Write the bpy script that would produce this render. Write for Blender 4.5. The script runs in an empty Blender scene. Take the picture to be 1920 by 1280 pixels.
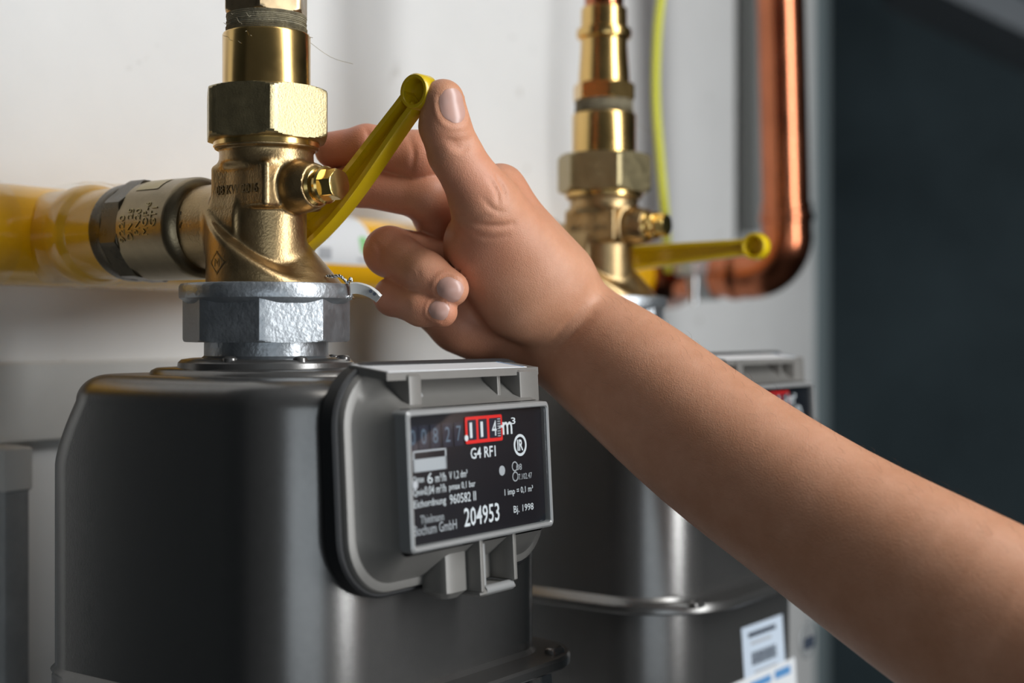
import bpy, bmesh, math, random
import numpy as np
from mathutils import Vector, Matrix

random.seed(7); RNG = np.random.default_rng(7)
scene = bpy.context.scene
COL = scene.collection

# ------------------------------------------------------------------ camera
# local frame in millimetres: u runs along the wall (away to the right), n points out of the wall,
# z is up; the origin is the axis of the front valve at the camera's height.
H = 1450.0                        # camera height above the floor, mm
FPX = 2600.0; HOR = 620.0         # focal length in pixels (1920 wide), horizon row
BETA = math.radians(54.0); CB, SB = math.cos(BETA), math.sin(BETA)
X0, Z0 = -115.0, 650.0            # front valve seen from the camera (right, forward)

def W(u, n, z): return Vector((u / 1000.0, -n / 1000.0, (z + H) / 1000.0))
def cam_uv(X, Z):                 # camera (right, forward) -> (u, n)
    dx, dz = X - X0, Z - Z0
    return CB * dx + SB * dz, SB * dx - CB * dz
def pz(px, py, Z):                # pixel at a known distance -> (u, n, z)
    u, n = cam_uv((px - 960.0) / FPX * Z, Z)
    return np.array([u, n, (HOR - py) / FPX * Z])
def pn(px, py, n):                # pixel on the plane n = const -> (u, z)
    k = (px - 960.0) / FPX
    u = (k * (Z0 - CB * n) - X0 - SB * n) / (CB - k * SB)
    Z = Z0 - CB * n + SB * u
    return u, (HOR - py) / FPX * Z
CAMPOS = np.array([*cam_uv(0, 0), 0.0])

cam = bpy.data.cameras.new('camera'); cam_ob = bpy.data.objects.new('camera', cam); COL.objects.link(cam_ob)
cam.sensor_width = 36.0; cam.lens = 36.0 * FPX / 1920.0; cam.shift_y = (HOR - 640.0) / 1920.0
cam_ob.location = W(*CAMPOS); cam_ob.rotation_euler = (math.pi / 2, 0, -BETA)
cam.clip_start = 0.01
cam.dof.use_dof = True; cam.dof.focus_distance = 0.640; cam.dof.aperture_fstop = 4.6
scene.camera = cam_ob

# ------------------------------------------------------------------ light
world = bpy.data.worlds.new('world'); scene.world = world; world.use_nodes = True
bg = world.node_tree.nodes['Background']; bg.inputs[0].default_value = (0.75, 0.80, 0.85, 1); bg.inputs[1].default_value = 0.055

def area(name, loc, target, sx, sy, power, col):
    l = bpy.data.lights.new(name, 'AREA'); l.shape = 'RECTANGLE'; l.size = sx; l.size_y = sy; l.energy = power; l.color = col
    o = bpy.data.objects.new(name, l); COL.objects.link(o); o.location = loc
    o.rotation_euler = (Vector(target) - Vector(loc)).to_track_quat('-Z', 'Y').to_euler()
    return o
area('window_light', W(215, 980, 340), W(140, -100, 60), 0.30, 1.3, 15.0, (0.95, 0.98, 1.0))
area('ceiling_light', W(150, 700, 1080), W(130, 60, 0), 0.5, 0.5, 2.2, (1.0, 0.96, 0.90))
area('far_window_light', W(-1400, 2050, -330), W(-40, 80, -60), 1.7, 0.9, 7.5, (0.80, 0.91, 1.0))

scene.view_settings.view_transform = 'Standard'; scene.view_settings.look = 'None'
scene.view_settings.gamma = 1.0; scene.view_settings.use_curve_mapping = False
scene.view_settings.exposure = 0.0

# ------------------------------------------------------------------ materials
MATS = {}
def mat(name, col, rough=0.5, metal=0.0, noise=0.0, nscale=60.0, bump=0.0, bscale=400.0, rvar=0.0, **kw):
    if name in MATS: return MATS[name]
    m = bpy.data.materials.new(name); m.use_nodes = True; nt = m.node_tree; N = nt.nodes; L = nt.links
    b = N['Principled BSDF']
    b.inputs['Base Color'].default_value = (*col, 1); b.inputs['Roughness'].default_value = rough; b.inputs['Metallic'].default_value = metal
    for k, v in kw.items():
        b.inputs[k.replace('_', ' ')].default_value = v
    tc = N.new('ShaderNodeTexCoord')
    if noise > 0 or rvar > 0:
        t = N.new('ShaderNodeTexNoise'); t.inputs['Scale'].default_value = nscale; t.inputs['Detail'].default_value = 6; t.inputs['Roughness'].default_value = 0.65
        L.new(tc.outputs['Object'], t.inputs['Vector'])
        if noise > 0:
            r = N.new('ShaderNodeValToRGB')
            r.color_ramp.elements[0].position = 0.3; r.color_ramp.elements[1].position = 0.72
            r.color_ramp.elements[0].color = (*[c * (1 - noise) for c in col], 1)
            r.color_ramp.elements[1].color = (*[min(1, c * (1 + noise * 0.6)) for c in col], 1)
            L.new(t.outputs['Fac'], r.inputs['Fac']); L.new(r.outputs['Color'], b.inputs['Base Color'])
        if rvar > 0:
            mr = N.new('ShaderNodeMapRange'); mr.inputs[1].default_value = 0.3; mr.inputs[2].default_value = 0.7
            mr.inputs[3].default_value = max(0.02, rough - rvar); mr.inputs[4].default_value = rough + rvar
            L.new(t.outputs['Fac'], mr.inputs[0]); L.new(mr.outputs[0], b.inputs['Roughness'])
    if bump > 0:
        t2 = N.new('ShaderNodeTexNoise'); t2.inputs['Scale'].default_value = bscale; t2.inputs['Detail'].default_value = 4
        L.new(tc.outputs['Object'], t2.inputs['Vector'])
        bp = N.new('ShaderNodeBump'); bp.inputs['Strength'].default_value = bump; bp.inputs['Distance'].default_value = 0.0006
        L.new(t2.outputs['Fac'], bp.inputs['Height']); L.new(bp.outputs[0], b.inputs['Normal'])
    MATS[name] = m
    return m

mat('plaster', (0.82, 0.81, 0.79), 0.85, noise=0.05, nscale=7, bump=0.25, bscale=120)
def plaster_specks():
    m = MATS['plaster']; nt = m.node_tree; N = nt.nodes; L = nt.links; b = N['Principled BSDF']
    src = b.inputs['Base Color'].links[0].from_socket
    tc = [n for n in N if n.type == 'TEX_COORD'][0]
    t = N.new('ShaderNodeTexNoise'); t.inputs['Scale'].default_value = 42; t.inputs['Detail'].default_value = 3; t.inputs['Distortion'].default_value = 0.6
    L.new(tc.outputs['Object'], t.inputs['Vector'])
    r = N.new('ShaderNodeValToRGB'); r.color_ramp.elements[0].position = 0.70; r.color_ramp.elements[1].position = 0.78
    r.color_ramp.elements[0].color = (0, 0, 0, 1); r.color_ramp.elements[1].color = (0.6, 0.6, 0.6, 1)
    L.new(t.outputs['Fac'], r.inputs['Fac'])
    mx = N.new('ShaderNodeMix'); mx.data_type = 'RGBA'; mx.inputs[7].default_value = (0.45, 0.42, 0.37, 1)
    L.new(r.outputs['Color'], mx.inputs[0]); L.new(src, mx.inputs[6]); L.new(mx.outputs[2], b.inputs['Base Color'])
plaster_specks()
mat('dark_wall', (0.17, 0.235, 0.26), 0.8, noise=0.3, nscale=2)
mat('dark_panel', (0.012, 0.016, 0.018), 0.7)
mat('floor_concrete', (0.10, 0.10, 0.10), 0.8, noise=0.2, nscale=8)
mat('ceiling_paint', (0.35, 0.36, 0.37), 0.9)
mat('duct_metal', (0.42, 0.45, 0.48), 0.5, noise=0.1, nscale=5)
mat('brass_cast', (0.46, 0.32, 0.16), 0.36, 1.0, noise=0.16, nscale=90, bump=0.22, bscale=900, rvar=0.07)
mat('brass_nut', (0.44, 0.36, 0.20), 0.40, 1.0, noise=0.10, nscale=150, bump=0.25, bscale=1100, rvar=0.06)
mat('brass_polished', (0.72, 0.47, 0.17), 0.22, 1.0, noise=0.06, nscale=40, rvar=0.04)
mat('brass_bright', (0.80, 0.56, 0.20), 0.20, 1.0, noise=0.05, nscale=100)
mat('brass_dull', (0.33, 0.26, 0.16), 0.36, 1.0, noise=0.18, nscale=70, bump=0.12, bscale=800)
mat('bronze_nipple', (0.50, 0.37, 0.22), 0.33, 1.0, noise=0.25, nscale=80, rvar=0.08)
mat('hemp', (0.40, 0.35, 0.24), 0.8, noise=0.5, nscale=300, bump=0.8, bscale=900)
mat('nut_dark', (0.10, 0.08, 0.05), 0.30, 0.8, noise=0.4, nscale=90, rvar=0.1)
mat('zinc_cast', (0.40, 0.42, 0.44), 0.38, 0.85, noise=0.12, nscale=120, bump=0.5, bscale=420, rvar=0.08)
mat('meter_paint', (0.205, 0.198, 0.19), 0.27, 0.8, noise=0.06, nscale=200, bump=0.06, bscale=1500)
mat('counter_plastic', (0.21, 0.20, 0.185), 0.42, 0.15, noise=0.05, nscale=100)
mat('counter_frame', (0.36, 0.36, 0.355), 0.36, 0.3)
mat('gasket', (0.02, 0.02, 0.021), 0.5)
mat('dial_black', (0.006, 0.007, 0.011), 0.35)
mat('drum_black', (0.012, 0.014, 0.028), 0.4)
mat('print_white', (0.72, 0.74, 0.76), 0.6)
mat('print_grey', (0.42, 0.43, 0.45), 0.6)
mat('print_faint', (0.10, 0.14, 0.19), 0.6)
mat('dial_red', (0.80, 0.015, 0.012), 0.45)
mat('steel', (0.55, 0.56, 0.57), 0.28, 1.0, noise=0.08, nscale=150)
mat('galvanised', (0.42, 0.43, 0.43), 0.5, 0.6, noise=0.15, nscale=60)
mat('yellow_pipe', (0.96, 0.49, 0.002), 0.30, noise=0.06, nscale=20, Coat_Weight=0.6, Coat_Roughness=0.08)
mat('yellow_lever', (0.72, 0.50, 0.006), 0.30, noise=0.03, nscale=100, Coat_Weight=0.3, Coat_Roughness=0.15)
mat('copper', (0.50, 0.17, 0.085), 0.20, 1.0, noise=0.18, nscale=18, rvar=0.05)
mat('earth_wire', (0.62, 0.62, 0.03), 0.4)
mat('upright_grey', (0.10, 0.105, 0.10), 0.45)
mat('sticker_white', (0.80, 0.81, 0.82), 0.45)
mat('sticker_blue', (0.62, 0.70, 0.80), 0.4)
mat('print_dark', (0.03, 0.04, 0.06), 0.6)
mat('print_blue', (0.10, 0.28, 0.55), 0.6)
mat('leaf_green', (0.28, 0.62, 0.25), 0.6)
mat('seal_plastic', (0.62, 0.62, 0.60), 0.3)
mat('nail', (0.56, 0.33, 0.27), 0.34, noise=0.05, nscale=120, Coat_Weight=0.2, Coat_Roughness=0.25)
mat('corner_profile', (0.24, 0.29, 0.30), 0.45, 0.3)
mat('plate_paint', (0.62, 0.61, 0.58), 0.6, noise=0.06, nscale=20)
mat('hair', (0.14, 0.08, 0.045), 0.5)
mat('teal_plastic', (0.05, 0.16, 0.18), 0.4)

def glass_mat(name, tint, refl_rough, strength):
    m = bpy.data.materials.new(name); m.use_nodes = True; nt = m.node_tree; nt.nodes.clear()
    o = nt.nodes.new('ShaderNodeOutputMaterial'); mx = nt.nodes.new('ShaderNodeMixShader')
    t = nt.nodes.new('ShaderNodeBsdfTransparent'); t.inputs[0].default_value = (*tint, 1)
    g = nt.nodes.new('ShaderNodeBsdfGlossy'); g.inputs['Roughness'].default_value = refl_rough
    lw = nt.nodes.new('ShaderNodeLayerWeight'); lw.inputs[0].default_value = strength
    f = nt.nodes.new('ShaderNodeMath'); f.operation = 'POWER'; f.inputs[1].default_value = 4.0; nt.links.new(lw.outputs['Facing'], f.inputs[0])
    f2 = nt.nodes.new('ShaderNodeMath'); f2.operation = 'MULTIPLY_ADD'; f2.inputs[1].default_value = 0.6; f2.inputs[2].default_value = 0.03; nt.links.new(f.outputs[0], f2.inputs[0]); f = f2
    nt.links.new(f.outputs[0], mx.inputs[0]); nt.links.new(t.outputs[0], mx.inputs[1]); nt.links.new(g.outputs[0], mx.inputs[2]); nt.links.new(mx.outputs[0], o.inputs[0])
    MATS[name] = m
glass_mat('clear_pane', (0.97, 0.98, 0.98), 0.03, 0.5)

def film_mat():
    m = bpy.data.materials.new('clear_film'); m.use_nodes = True; nt = m.node_tree; nt.nodes.clear()
    o = nt.nodes.new('ShaderNodeOutputMaterial'); mx = nt.nodes.new('ShaderNodeMixShader'); mx2 = nt.nodes.new('ShaderNodeMixShader')
    t = nt.nodes.new('ShaderNodeBsdfTransparent'); t.inputs[0].default_value = (1, 0.995, 0.98, 1)
    d = nt.nodes.new('ShaderNodeBsdfDiffuse'); d.inputs[0].default_value = (0.8, 0.78, 0.7, 1)
    g = nt.nodes.new('ShaderNodeBsdfGlossy'); g.inputs['Roughness'].default_value = 0.08
    lw = nt.nodes.new('ShaderNodeLayerWeight'); lw.inputs[0].default_value = 0.25
    f = nt.nodes.new('ShaderNodeMath'); f.operation = 'MULTIPLY_ADD'; f.inputs[1].default_value = 0.16; f.inputs[2].default_value = 0.02; nt.links.new(lw.outputs['Facing'], f.inputs[0])
    d_ = nt.nodes.new('ShaderNodeMath'); d_.operation = 'MULTIPLY_ADD'; d_.inputs[1].default_value = 0.07; d_.inputs[2].default_value = 0.0; nt.links.new(lw.outputs['Facing'], d_.inputs[0])
    nt.links.new(d_.outputs[0], mx.inputs[0]); nt.links.new(t.outputs[0], mx.inputs[1]); nt.links.new(d.outputs[0], mx.inputs[2])
    nt.links.new(f.outputs[0], mx2.inputs[0]); nt.links.new(mx.outputs[0], mx2.inputs[1]); nt.links.new(g.outputs[0], mx2.inputs[2])
    nt.links.new(mx2.outputs[0], o.inputs[0]); MATS['clear_film'] = m
film_mat()

def skin_mat():
    m = bpy.data.materials.new('skin'); m.use_nodes = True; nt = m.node_tree; N = nt.nodes; L = nt.links
    b = N['Principled BSDF']
    at = N.new('ShaderNodeAttribute'); at.attribute_name = 'flush'
    tc = N.new('ShaderNodeTexCoord')
    n1 = N.new('ShaderNodeTexNoise'); n1.inputs['Scale'].default_value = 55; n1.inputs['Detail'].default_value = 8; n1.inputs['Roughness'].default_value = 0.7
    L.new(tc.outputs['Object'], n1.inputs['Vector'])
    base = N.new('ShaderNodeValToRGB'); e = base.color_ramp.elements
    e[0].position = 0.3; e[0].color = (0.55, 0.255, 0.140, 1); e[1].position = 0.75; e[1].color = (0.66, 0.335, 0.205, 1)
    L.new(n1.outputs['Fac'], base.inputs['Fac'])
    mx = N.new('ShaderNodeMix'); mx.data_type = 'RGBA'
    L.new(at.outputs['Fac'], mx.inputs[0]); L.new(base.outputs[0], mx.inputs[6]); mx.inputs[7].default_value = (0.55, 0.175, 0.105, 1)
    L.new(mx.outputs[2], b.inputs['Base Color'])
    b.inputs['Roughness'].default_value = 0.5
    b.inputs['Subsurface Weight'].default_value = 0.12; b.inputs['Subsurface Radius'].default_value = (1.0, 0.35, 0.2); b.inputs['Subsurface Scale'].default_value = 0.004
    v = N.new('ShaderNodeTexVoronoi'); v.inputs['Scale'].default_value = 1500
    L.new(tc.outputs['Object'], v.inputs['Vector'])
    n2 = N.new('ShaderNodeTexNoise'); n2.inputs['Scale'].default_value = 420; n2.inputs['Detail'].default_value = 5
    L.new(tc.outputs['Object'], n2.inputs['Vector'])
    ad = N.new('ShaderNodeMath'); ad.operation = 'ADD'; L.new(v.outputs['Distance'], ad.inputs[0]); L.new(n2.outputs['Fac'], ad.inputs[1])
    bp = N.new('ShaderNodeBump'); bp.inputs['Strength'].default_value = 0.3; bp.inputs['Distance'].default_value = 0.0003
    L.new(ad.outputs[0], bp.inputs['Height']); L.new(bp.outputs[0], b.inputs['Normal'])
    MATS['skin'] = m
skin_mat()

# ------------------------------------------------------------------ object helpers
def root_of(o):
    while o.parent: o = o.parent
    return o
def tag(o, label, cat, group=None):
    o['label'] = label; o['category'] = cat
    if group: o['group'] = group
    return o
def thing(name, label, cat, base=(0, 0, 0), group=None):
    o = bpy.data.objects.new(name, None); COL.objects.link(o); o.empty_display_size = 0.02
    o.location = W(*base)
    return tag(o, label, cat, group)
def obj(name, V, F, m, parent=None, smooth=40, label=None, kind=None, base=None):
    """V in (u, n, z) millimetres, F polygons."""
    V = np.asarray(V, dtype=float)
    P = np.empty_like(V); P[:, 0] = V[:, 0] / 1000; P[:, 1] = -V[:, 1] / 1000; P[:, 2] = (V[:, 2] + H) / 1000
    if parent: org = np.array(root_of(parent).location)
    else: org = np.array(W(*base)) if base is not None else P.min(0) * 0.5 + P.max(0) * 0.5
    if not parent and base is None: org[2] = P[:, 2].min()
    P -= org
    me = bpy.data.meshes.new(name); me.from_pydata(P.tolist(), [], [list(map(int, f)) for f in F])
    bm = bmesh.new(); bm.from_mesh(me); bmesh.ops.recalc_face_normals(bm, faces=bm.faces[:]); bm.to_mesh(me); bm.free()
    me.update()
    if smooth:
        me.polygons.foreach_set('use_smooth', [True] * len(me.polygons))
        me.set_sharp_from_angle(angle=math.radians(smooth))
    me.materials.append(MATS[m])
    o = bpy.data.objects.new(name, me); COL.objects.link(o)
    if parent: o.parent = parent
    else: o.location = org
    if label: o['label'] = label
    if kind: o['kind'] = kind
    return o
def merge(*parts):
    V = []; F = []
    for v, f in parts:
        k = len(V); V += [tuple(p) for p in v]; F += [[i + k for i in q] for q in f]
    return V, F

class Fr:
    """frame: local (x, y, axis) -> (u, n, z)"""
    def __init__(s, o, ex, ey, ez): s.o, s.ex, s.ey, s.ez = [np.array(a, float) for a in (o, ex, ey, ez)]
    def __call__(s, x, y, z): return s.o + s.ex * x + s.ey * y + s.ez * z
VERT = lambda o=(0, 0, 0): Fr(o, (1, 0, 0), (0, -1, 0), (0, 0, 1))       # axis up
BACK = lambda o=(0, 0, 0): Fr(o, (-1, 0, 0), (0, 0, 1), (0, -1, 0))      # axis towards the wall
OUT = lambda o=(0, 0, 0): Fr(o, (1, 0, 0), (0, 0, 1), (0, 1, 0))         # axis out of the wall
ALONG = lambda o=(0, 0, 0): Fr(o, (0, -1, 0), (0, 0, 1), (1, 0, 0))      # axis along the wall

def polar(fr, Rf, zs, nth=64, cap=True, th0=0.0):
    V = []; F = []
    for z in zs:
        for i in range(nth):
            a = th0 + 2 * math.pi * i / nth; r = Rf(a, z); V.append(fr(r * math.cos(a), r * math.sin(a), z))
    for j in range(len(zs) - 1):
        for i in range(nth):
            k = (i + 1) % nth; F.append((j * nth + i, j * nth + k, (j + 1) * nth + k, (j + 1) * nth + i))
    if cap: F.append(tuple(range(nth))[::-1]); F.append(tuple((len(zs) - 1) * nth + i for i in range(nth)))
    return V, F
def lathe(fr, prof, nth=64, cap=True):
    """prof: list of (r, z)"""
    V = []; F = []
    for r, z in prof:
        for i in range(nth):
            a = 2 * math.pi * i / nth; V.append(fr(r * math.cos(a), r * math.sin(a), z))
    for j in range(len(prof) - 1):
        for i in range(nth):
            k = (i + 1) % nth; F.append((j * nth + i, j * nth + k, (j + 1) * nth + k, (j + 1) * nth + i))
    if cap: F.append(tuple(range(nth))[::-1]); F.append(tuple((len(prof) - 1) * nth + i for i in range(nth)))
    return V, F
def ngon_r(a, nside, rin, a0):
    s = 2 * math.pi / nside; t = ((a - a0 + s / 2) % s) - s / 2
    return rin / math.cos(t)
def nut(fr, nside, rin, z0, z1, a0, rc0, rc1, ch=4.0, nth=96):
    """chamfered nut; a0 angle of a flat's middle; rc0/rc1 chamfer circle radius at the ends"""
    rout = rin / math.cos(math.pi / nside) + 0.02
    def Rc(z):
        t0 = (z - z0) / ch; t1 = (z1 - z) / ch; r = rout
        if t0 < 1: r = min(r, rc0 + (rout - rc0) * math.sqrt(max(0, 1 - (1 - t0) ** 2)))
        if t1 < 1: r = min(r, rc1 + (rout - rc1) * math.sqrt(max(0, 1 - (1 - t1) ** 2)))
        return r
    zs = [z0 + ch * t for t in (0, .06, .14, .25, .4, .6, .8, 1)] + [z1 - ch * t for t in (1, .8, .6, .4, .25, .14, .06, 0)]
    return polar(fr, lambda a, z: min(ngon_r(a, nside, rin, a0), Rc(z)), zs, nth)
def rr(w, d, r, seg=8):
    pts = []; q = r if hasattr(r, '__len__') else (r,) * 4
    for sx, sy, a, r in ((1, 1, 0, q[0]), (-1, 1, 90, q[1]), (-1, -1, 180, q[2]), (1, -1, 270, q[3])):
        cx, cy = sx * (w / 2 - r), sy * (d / 2 - r)
        for i in range(seg + 1):
            t = math.radians(a + 90 * i / seg); pts.append((cx + r * math.cos(t), cy + r * math.sin(t)))
    return pts
def loft(rings, cap0=True, cap1=True):
    n = len(rings[0]); V = [p for r in rings for p in r]; F = []
    for j in range(len(rings) - 1):
        for i in range(n):
            k = (i + 1) % n; F.append((j * n + i, j * n + k, (j + 1) * n + k, (j + 1) * n + i))
    if cap0: F.append(tuple(range(n))[::-1])
    if cap1: F.append(tuple((len(rings) - 1) * n + i for i in range(n)))
    return V, F
def ring_h(u0, u1, n0, n1, r, z, seg=8):       # rounded rectangle lying flat
    return [((u0 + u1) / 2 + x, (n0 + n1) / 2 + y, z) for x, y in rr(u1 - u0, n1 - n0, r, seg)]
def ring_f(u0, u1, z0, z1, r, n, seg=8):       # rounded rectangle facing out of the wall
    return [((u0 + u1) / 2 + x, n, (z0 + z1) / 2 + y) for x, y in rr(u1 - u0, z1 - z0, r, seg)]
def box(u0, u1, n0, n1, z0, z1, b=0.6):
    b = min(b, (u1 - u0) / 2.1, (n1 - n0) / 2.1, (z1 - z0) / 2.1)
    R = [ring_h(u0 + b, u1 - b, n0 + b, n1 - b, b, z0, 2), ring_h(u0, u1, n0, n1, b, z0 + b, 2), ring_h(u0, u1, n0, n1, b, z1 - b, 2), ring_h(u0 + b, u1 - b, n0 + b, n1 - b, b, z1, 2)]
    return loft(R)
def smooth_path(P, n=12):
    P = [np.array(p, float) for p in P]; Q = [2 * P[0] - P[1]] + P + [2 * P[-1] - P[-2]]; out = []
    for i in range(1, len(Q) - 2):
        for k in range(n):
            t = k / n; a, b, c, d = Q[i - 1], Q[i], Q[i + 1], Q[i + 2]
            out.append(0.5 * ((2 * b) + (-a + c) * t + (2 * a - 5 * b + 4 * c - d) * t * t + (-a + 3 * b - 3 * c + d) * t ** 3))
    return out + [P[-1]]
def tube(path, r, nth=12, cap=True):
    path = [np.array(p, float) for p in path]; V = []; F = []
    rs = r if hasattr(r, '__len__') else [r] * len(path)
    t0 = path[1] - path[0]; up = np.array((0, 0, 1.0)) if abs(t0[2]) < 0.9 * np.linalg.norm(t0) else np.array((0, 1.0, 0))
    x = np.cross(up, t0); x /= np.linalg.norm(x)
    for i, p in enumerate(path):
        t = path[min(i + 1, len(path) - 1)] - path[max(i - 1, 0)]; t = t / np.linalg.norm(t)
        x = x - t * np.dot(x, t); x /= np.linalg.norm(x); y = np.cross(t, x)
        for k in range(nth):
            a = 2 * math.pi * k / nth; V.append(p + rs[i] * (math.cos(a) * x + math.sin(a) * y))
    for j in range(len(path) - 1):
        for i in range(nth):
            k = (i + 1) % nth; F.append((j * nth + i, j * nth + k, (j + 1) * nth + k, (j + 1) * nth + i))
    if cap: F.append(tuple(range(nth))[::-1]); F.append(tuple((len(path) - 1) * nth + i for i in range(nth)))
    return V, F
def text_geo(body, width, height, depth=0.15, xres=3, bold=0.0, fit=True):
    """flat lettering fitted to width x height (mm), centred: list of (x, y, z) and faces"""
    c = bpy.data.curves.new('t', 'FONT'); c.body = body; c.size = 10; c.extrude = 0.5; c.resolution_u = xres; c.align_x = 'CENTER'
    c.offset = bold
    o = bpy.data.objects.new('t', c); COL.objects.link(o); dg = bpy.context.evaluated_depsgraph_get()
    me = bpy.data.meshes.new_from_object(o.evaluated_get(dg))
    V = np.array([v.co[:] for v in me.vertices]); F = [tuple(p.vertices) for p in me.polygons]
    bpy.data.objects.remove(o); bpy.data.curves.remove(c); bpy.data.meshes.remove(me)
    lo, hi = V.min(0), V.max(0); s = hi - lo; V = V - (lo + hi) / 2
    V[:, 0] *= width / s[0]; V[:, 1] *= height / s[1]; V[:, 2] = np.where(V[:, 2] > 0, depth, 0)
    return V, F
def disc(fr, r, h, n=32): return lathe(fr, [(r, 0), (r, h)], n)

# ------------------------------------------------------------------ implicit surfaces
def sdf_mesh(f, lo, hi, h, B=8, relax=2):
    lo = np.array(lo, float); hi = np.array(hi, float)
    nb = np.ceil((hi - lo) / (B * h)).astype(int); dims = nb * B
    ii = np.stack(np.meshgrid(*[np.arange(k) for k in nb], indexing='ij'), -1).reshape(-1, 3)
    dc = f(lo + (ii * B + (B - 1) / 2) * h)
    D = np.repeat(np.repeat(np.repeat(np.where(dc > 0, 50., -50.).reshape(nb).astype(np.float32), B, 0), B, 1), B, 2)
    near = ii[np.abs(dc) < B * h * 1.15 + 2.0]
    off = np.stack(np.meshgrid(*[np.arange(B)] * 3, indexing='ij'), -1).reshape(-1, 3)
    for s in range(0, len(near), 400):
        blk = near[s:s + 400]; idx = (blk[:, None, :] * B + off[None]).reshape(-1, 3)
        D[idx[:, 0], idx[:, 1], idx[:, 2]] = f(lo + idx * h)
    S = D < 0
    c = np.zeros(np.array(D.shape) - 1, np.uint8)
    corners = [(i, j, k) for i in (0, 1) for j in (0, 1) for k in (0, 1)]
    sl = lambda A, o: A[o[0]:A.shape[0] - 1 + o[0], o[1]:A.shape[1] - 1 + o[1], o[2]:A.shape[2] - 1 + o[2]]
    for o in corners: c += sl(S, o)
    cells = np.argwhere((c > 0) & (c < 8))
    vid = -np.ones(c.shape, np.int32); vid[tuple(cells.T)] = np.arange(len(cells))
    acc = np.zeros((len(cells), 3)); cnt = np.zeros(len(cells))
    for a in corners:
        for ax in range(3):
            if a[ax] == 0:
                b = list(a); b[ax] = 1
                pa = cells + np.array(a); pb = cells + np.array(b)
                da = D[tuple(pa.T)]; db = D[tuple(pb.T)]; m = (da < 0) != (db < 0)
                t = np.where(m, da / np.where(m, da - db, 1), 0); P = np.array(a, float)[None].repeat(len(cells), 0); P[:, ax] += t
                acc[m] += P[m]; cnt[m] += 1
    V = lo + (cells + acc / cnt[:, None]) * h
    F = []
    for ax in range(3):
        b, d = [(1, 2), (2, 0), (0, 1)][ax]
        s0 = [slice(None)] * 3; s1 = [slice(None)] * 3; s0[ax] = slice(0, -1); s1[ax] = slice(1, None)
        e = np.argwhere(S[tuple(s0)] != S[tuple(s1)])
        e = e[(e[:, b] > 0) & (e[:, d] > 0) & (e[:, b] < c.shape[b]) & (e[:, d] < c.shape[d])]
        q = []
        for db_, dd_ in ((0, 0), (-1, 0), (-1, -1), (0, -1)):
            k = e.copy(); k[:, b] += db_; k[:, d] += dd_; q.append(vid[tuple(k.T)])
        q = np.stack(q, 1); flip = ~S[tuple(e.T)]
        q[flip] = q[flip][:, ::-1]; F.append(q)
    F = np.concatenate(F); F = F[(F >= 0).all(1)]
    E = np.concatenate([F[:, [0, 1]], F[:, [1, 2]], F[:, [2, 3]], F[:, [3, 0]]]); E = np.concatenate([E, E[:, ::-1]])
    deg = np.bincount(E[:, 0], minlength=len(V))[:, None]
    for _ in range(relax):
        A = np.stack([np.bincount(E[:, 0], weights=V[E[:, 1], i], minlength=len(V)) for i in range(3)], 1) / np.maximum(deg, 1)
        V = V * 0.4 + A * 0.6
        V = V - grad(f, V) * f(V)[:, None] * 0.9
    return V, F
def grad(f, P, e=0.15):
    g = np.stack([f(P + d) - f(P - d) for d in np.eye(3) * e], 1)
    return g / np.maximum(np.linalg.norm(g, axis=1, keepdims=True), 1e-9)
def smin(a, b, k):
    h = np.clip(0.5 + 0.5 * (b - a) / k, 0, 1); return b * (1 - h) + a * h - k * h * (1 - h)
def smax(a, b, k): return -smin(-a, -b, k)
def cone(P, a, b, ra, rb):
    a = np.asarray(a, float); b = np.asarray(b, float); d = b - a
    t = np.clip(((P - a) @ d) / (d @ d), 0, 1)
    return np.linalg.norm(P - a - t[:, None] * d, axis=1) - (ra + (rb - ra) * t)
def cyl(P, o, ax, r, h0, h1, rd=0.0):
    o = np.asarray(o, float); q = P - o
    other = [i for i in range(3) if i != ax]
    dr = np.hypot(q[:, other[0]], q[:, other[1]]) - r + rd; dz = np.abs(q[:, ax] - (h0 + h1) / 2) - abs(h1 - h0) / 2 + rd
    return np.minimum(np.maximum(dr, dz), 0) + np.hypot(np.maximum(dr, 0), np.maximum(dz, 0)) - rd
def boxd(P, c, s, rd=0.0):
    q = np.abs(P - np.asarray(c, float)) - np.asarray(s, float) + rd
    return np.linalg.norm(np.maximum(q, 0), axis=1) + np.minimum(q.max(1), 0) - rd

#SECTION_STRUCTURE
# ------------------------------------------------------------------ the room
def struct(name, g, m, smooth=0): return obj(name, g[0], g[1], m, None, smooth, kind='structure')
WN = -222.0          # wall surface
WEND = 1168.0        # where the white wall stops
struct('wall_back', box(-170, WEND, WN - 260, WN, -H, 1150, 3), 'plaster', 30)
struct('wall_unseen_dark', box(-1700, -172, WN - 300, WN - 90, -H, 1150, 1), 'dark_panel')  # unseen dark stretch, added so the meter's side mirrors something dark
struct('wall_far', box(3300, 3420, -2600, 2600, -H, 1150, 1), 'dark_wall')
struct('wall_rear', box(WEND, 3300, -2700, -2600, -H, 1150, 1), 'dark_wall')
struct('floor', box(-1700, 3420, -2700, 2600, -H - 60, -H, 1), 'floor_concrete')
struct('ceiling', box(-1700, 3420, -2700, 2600, 1150, 1200, 1), 'ceiling_paint')

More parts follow.
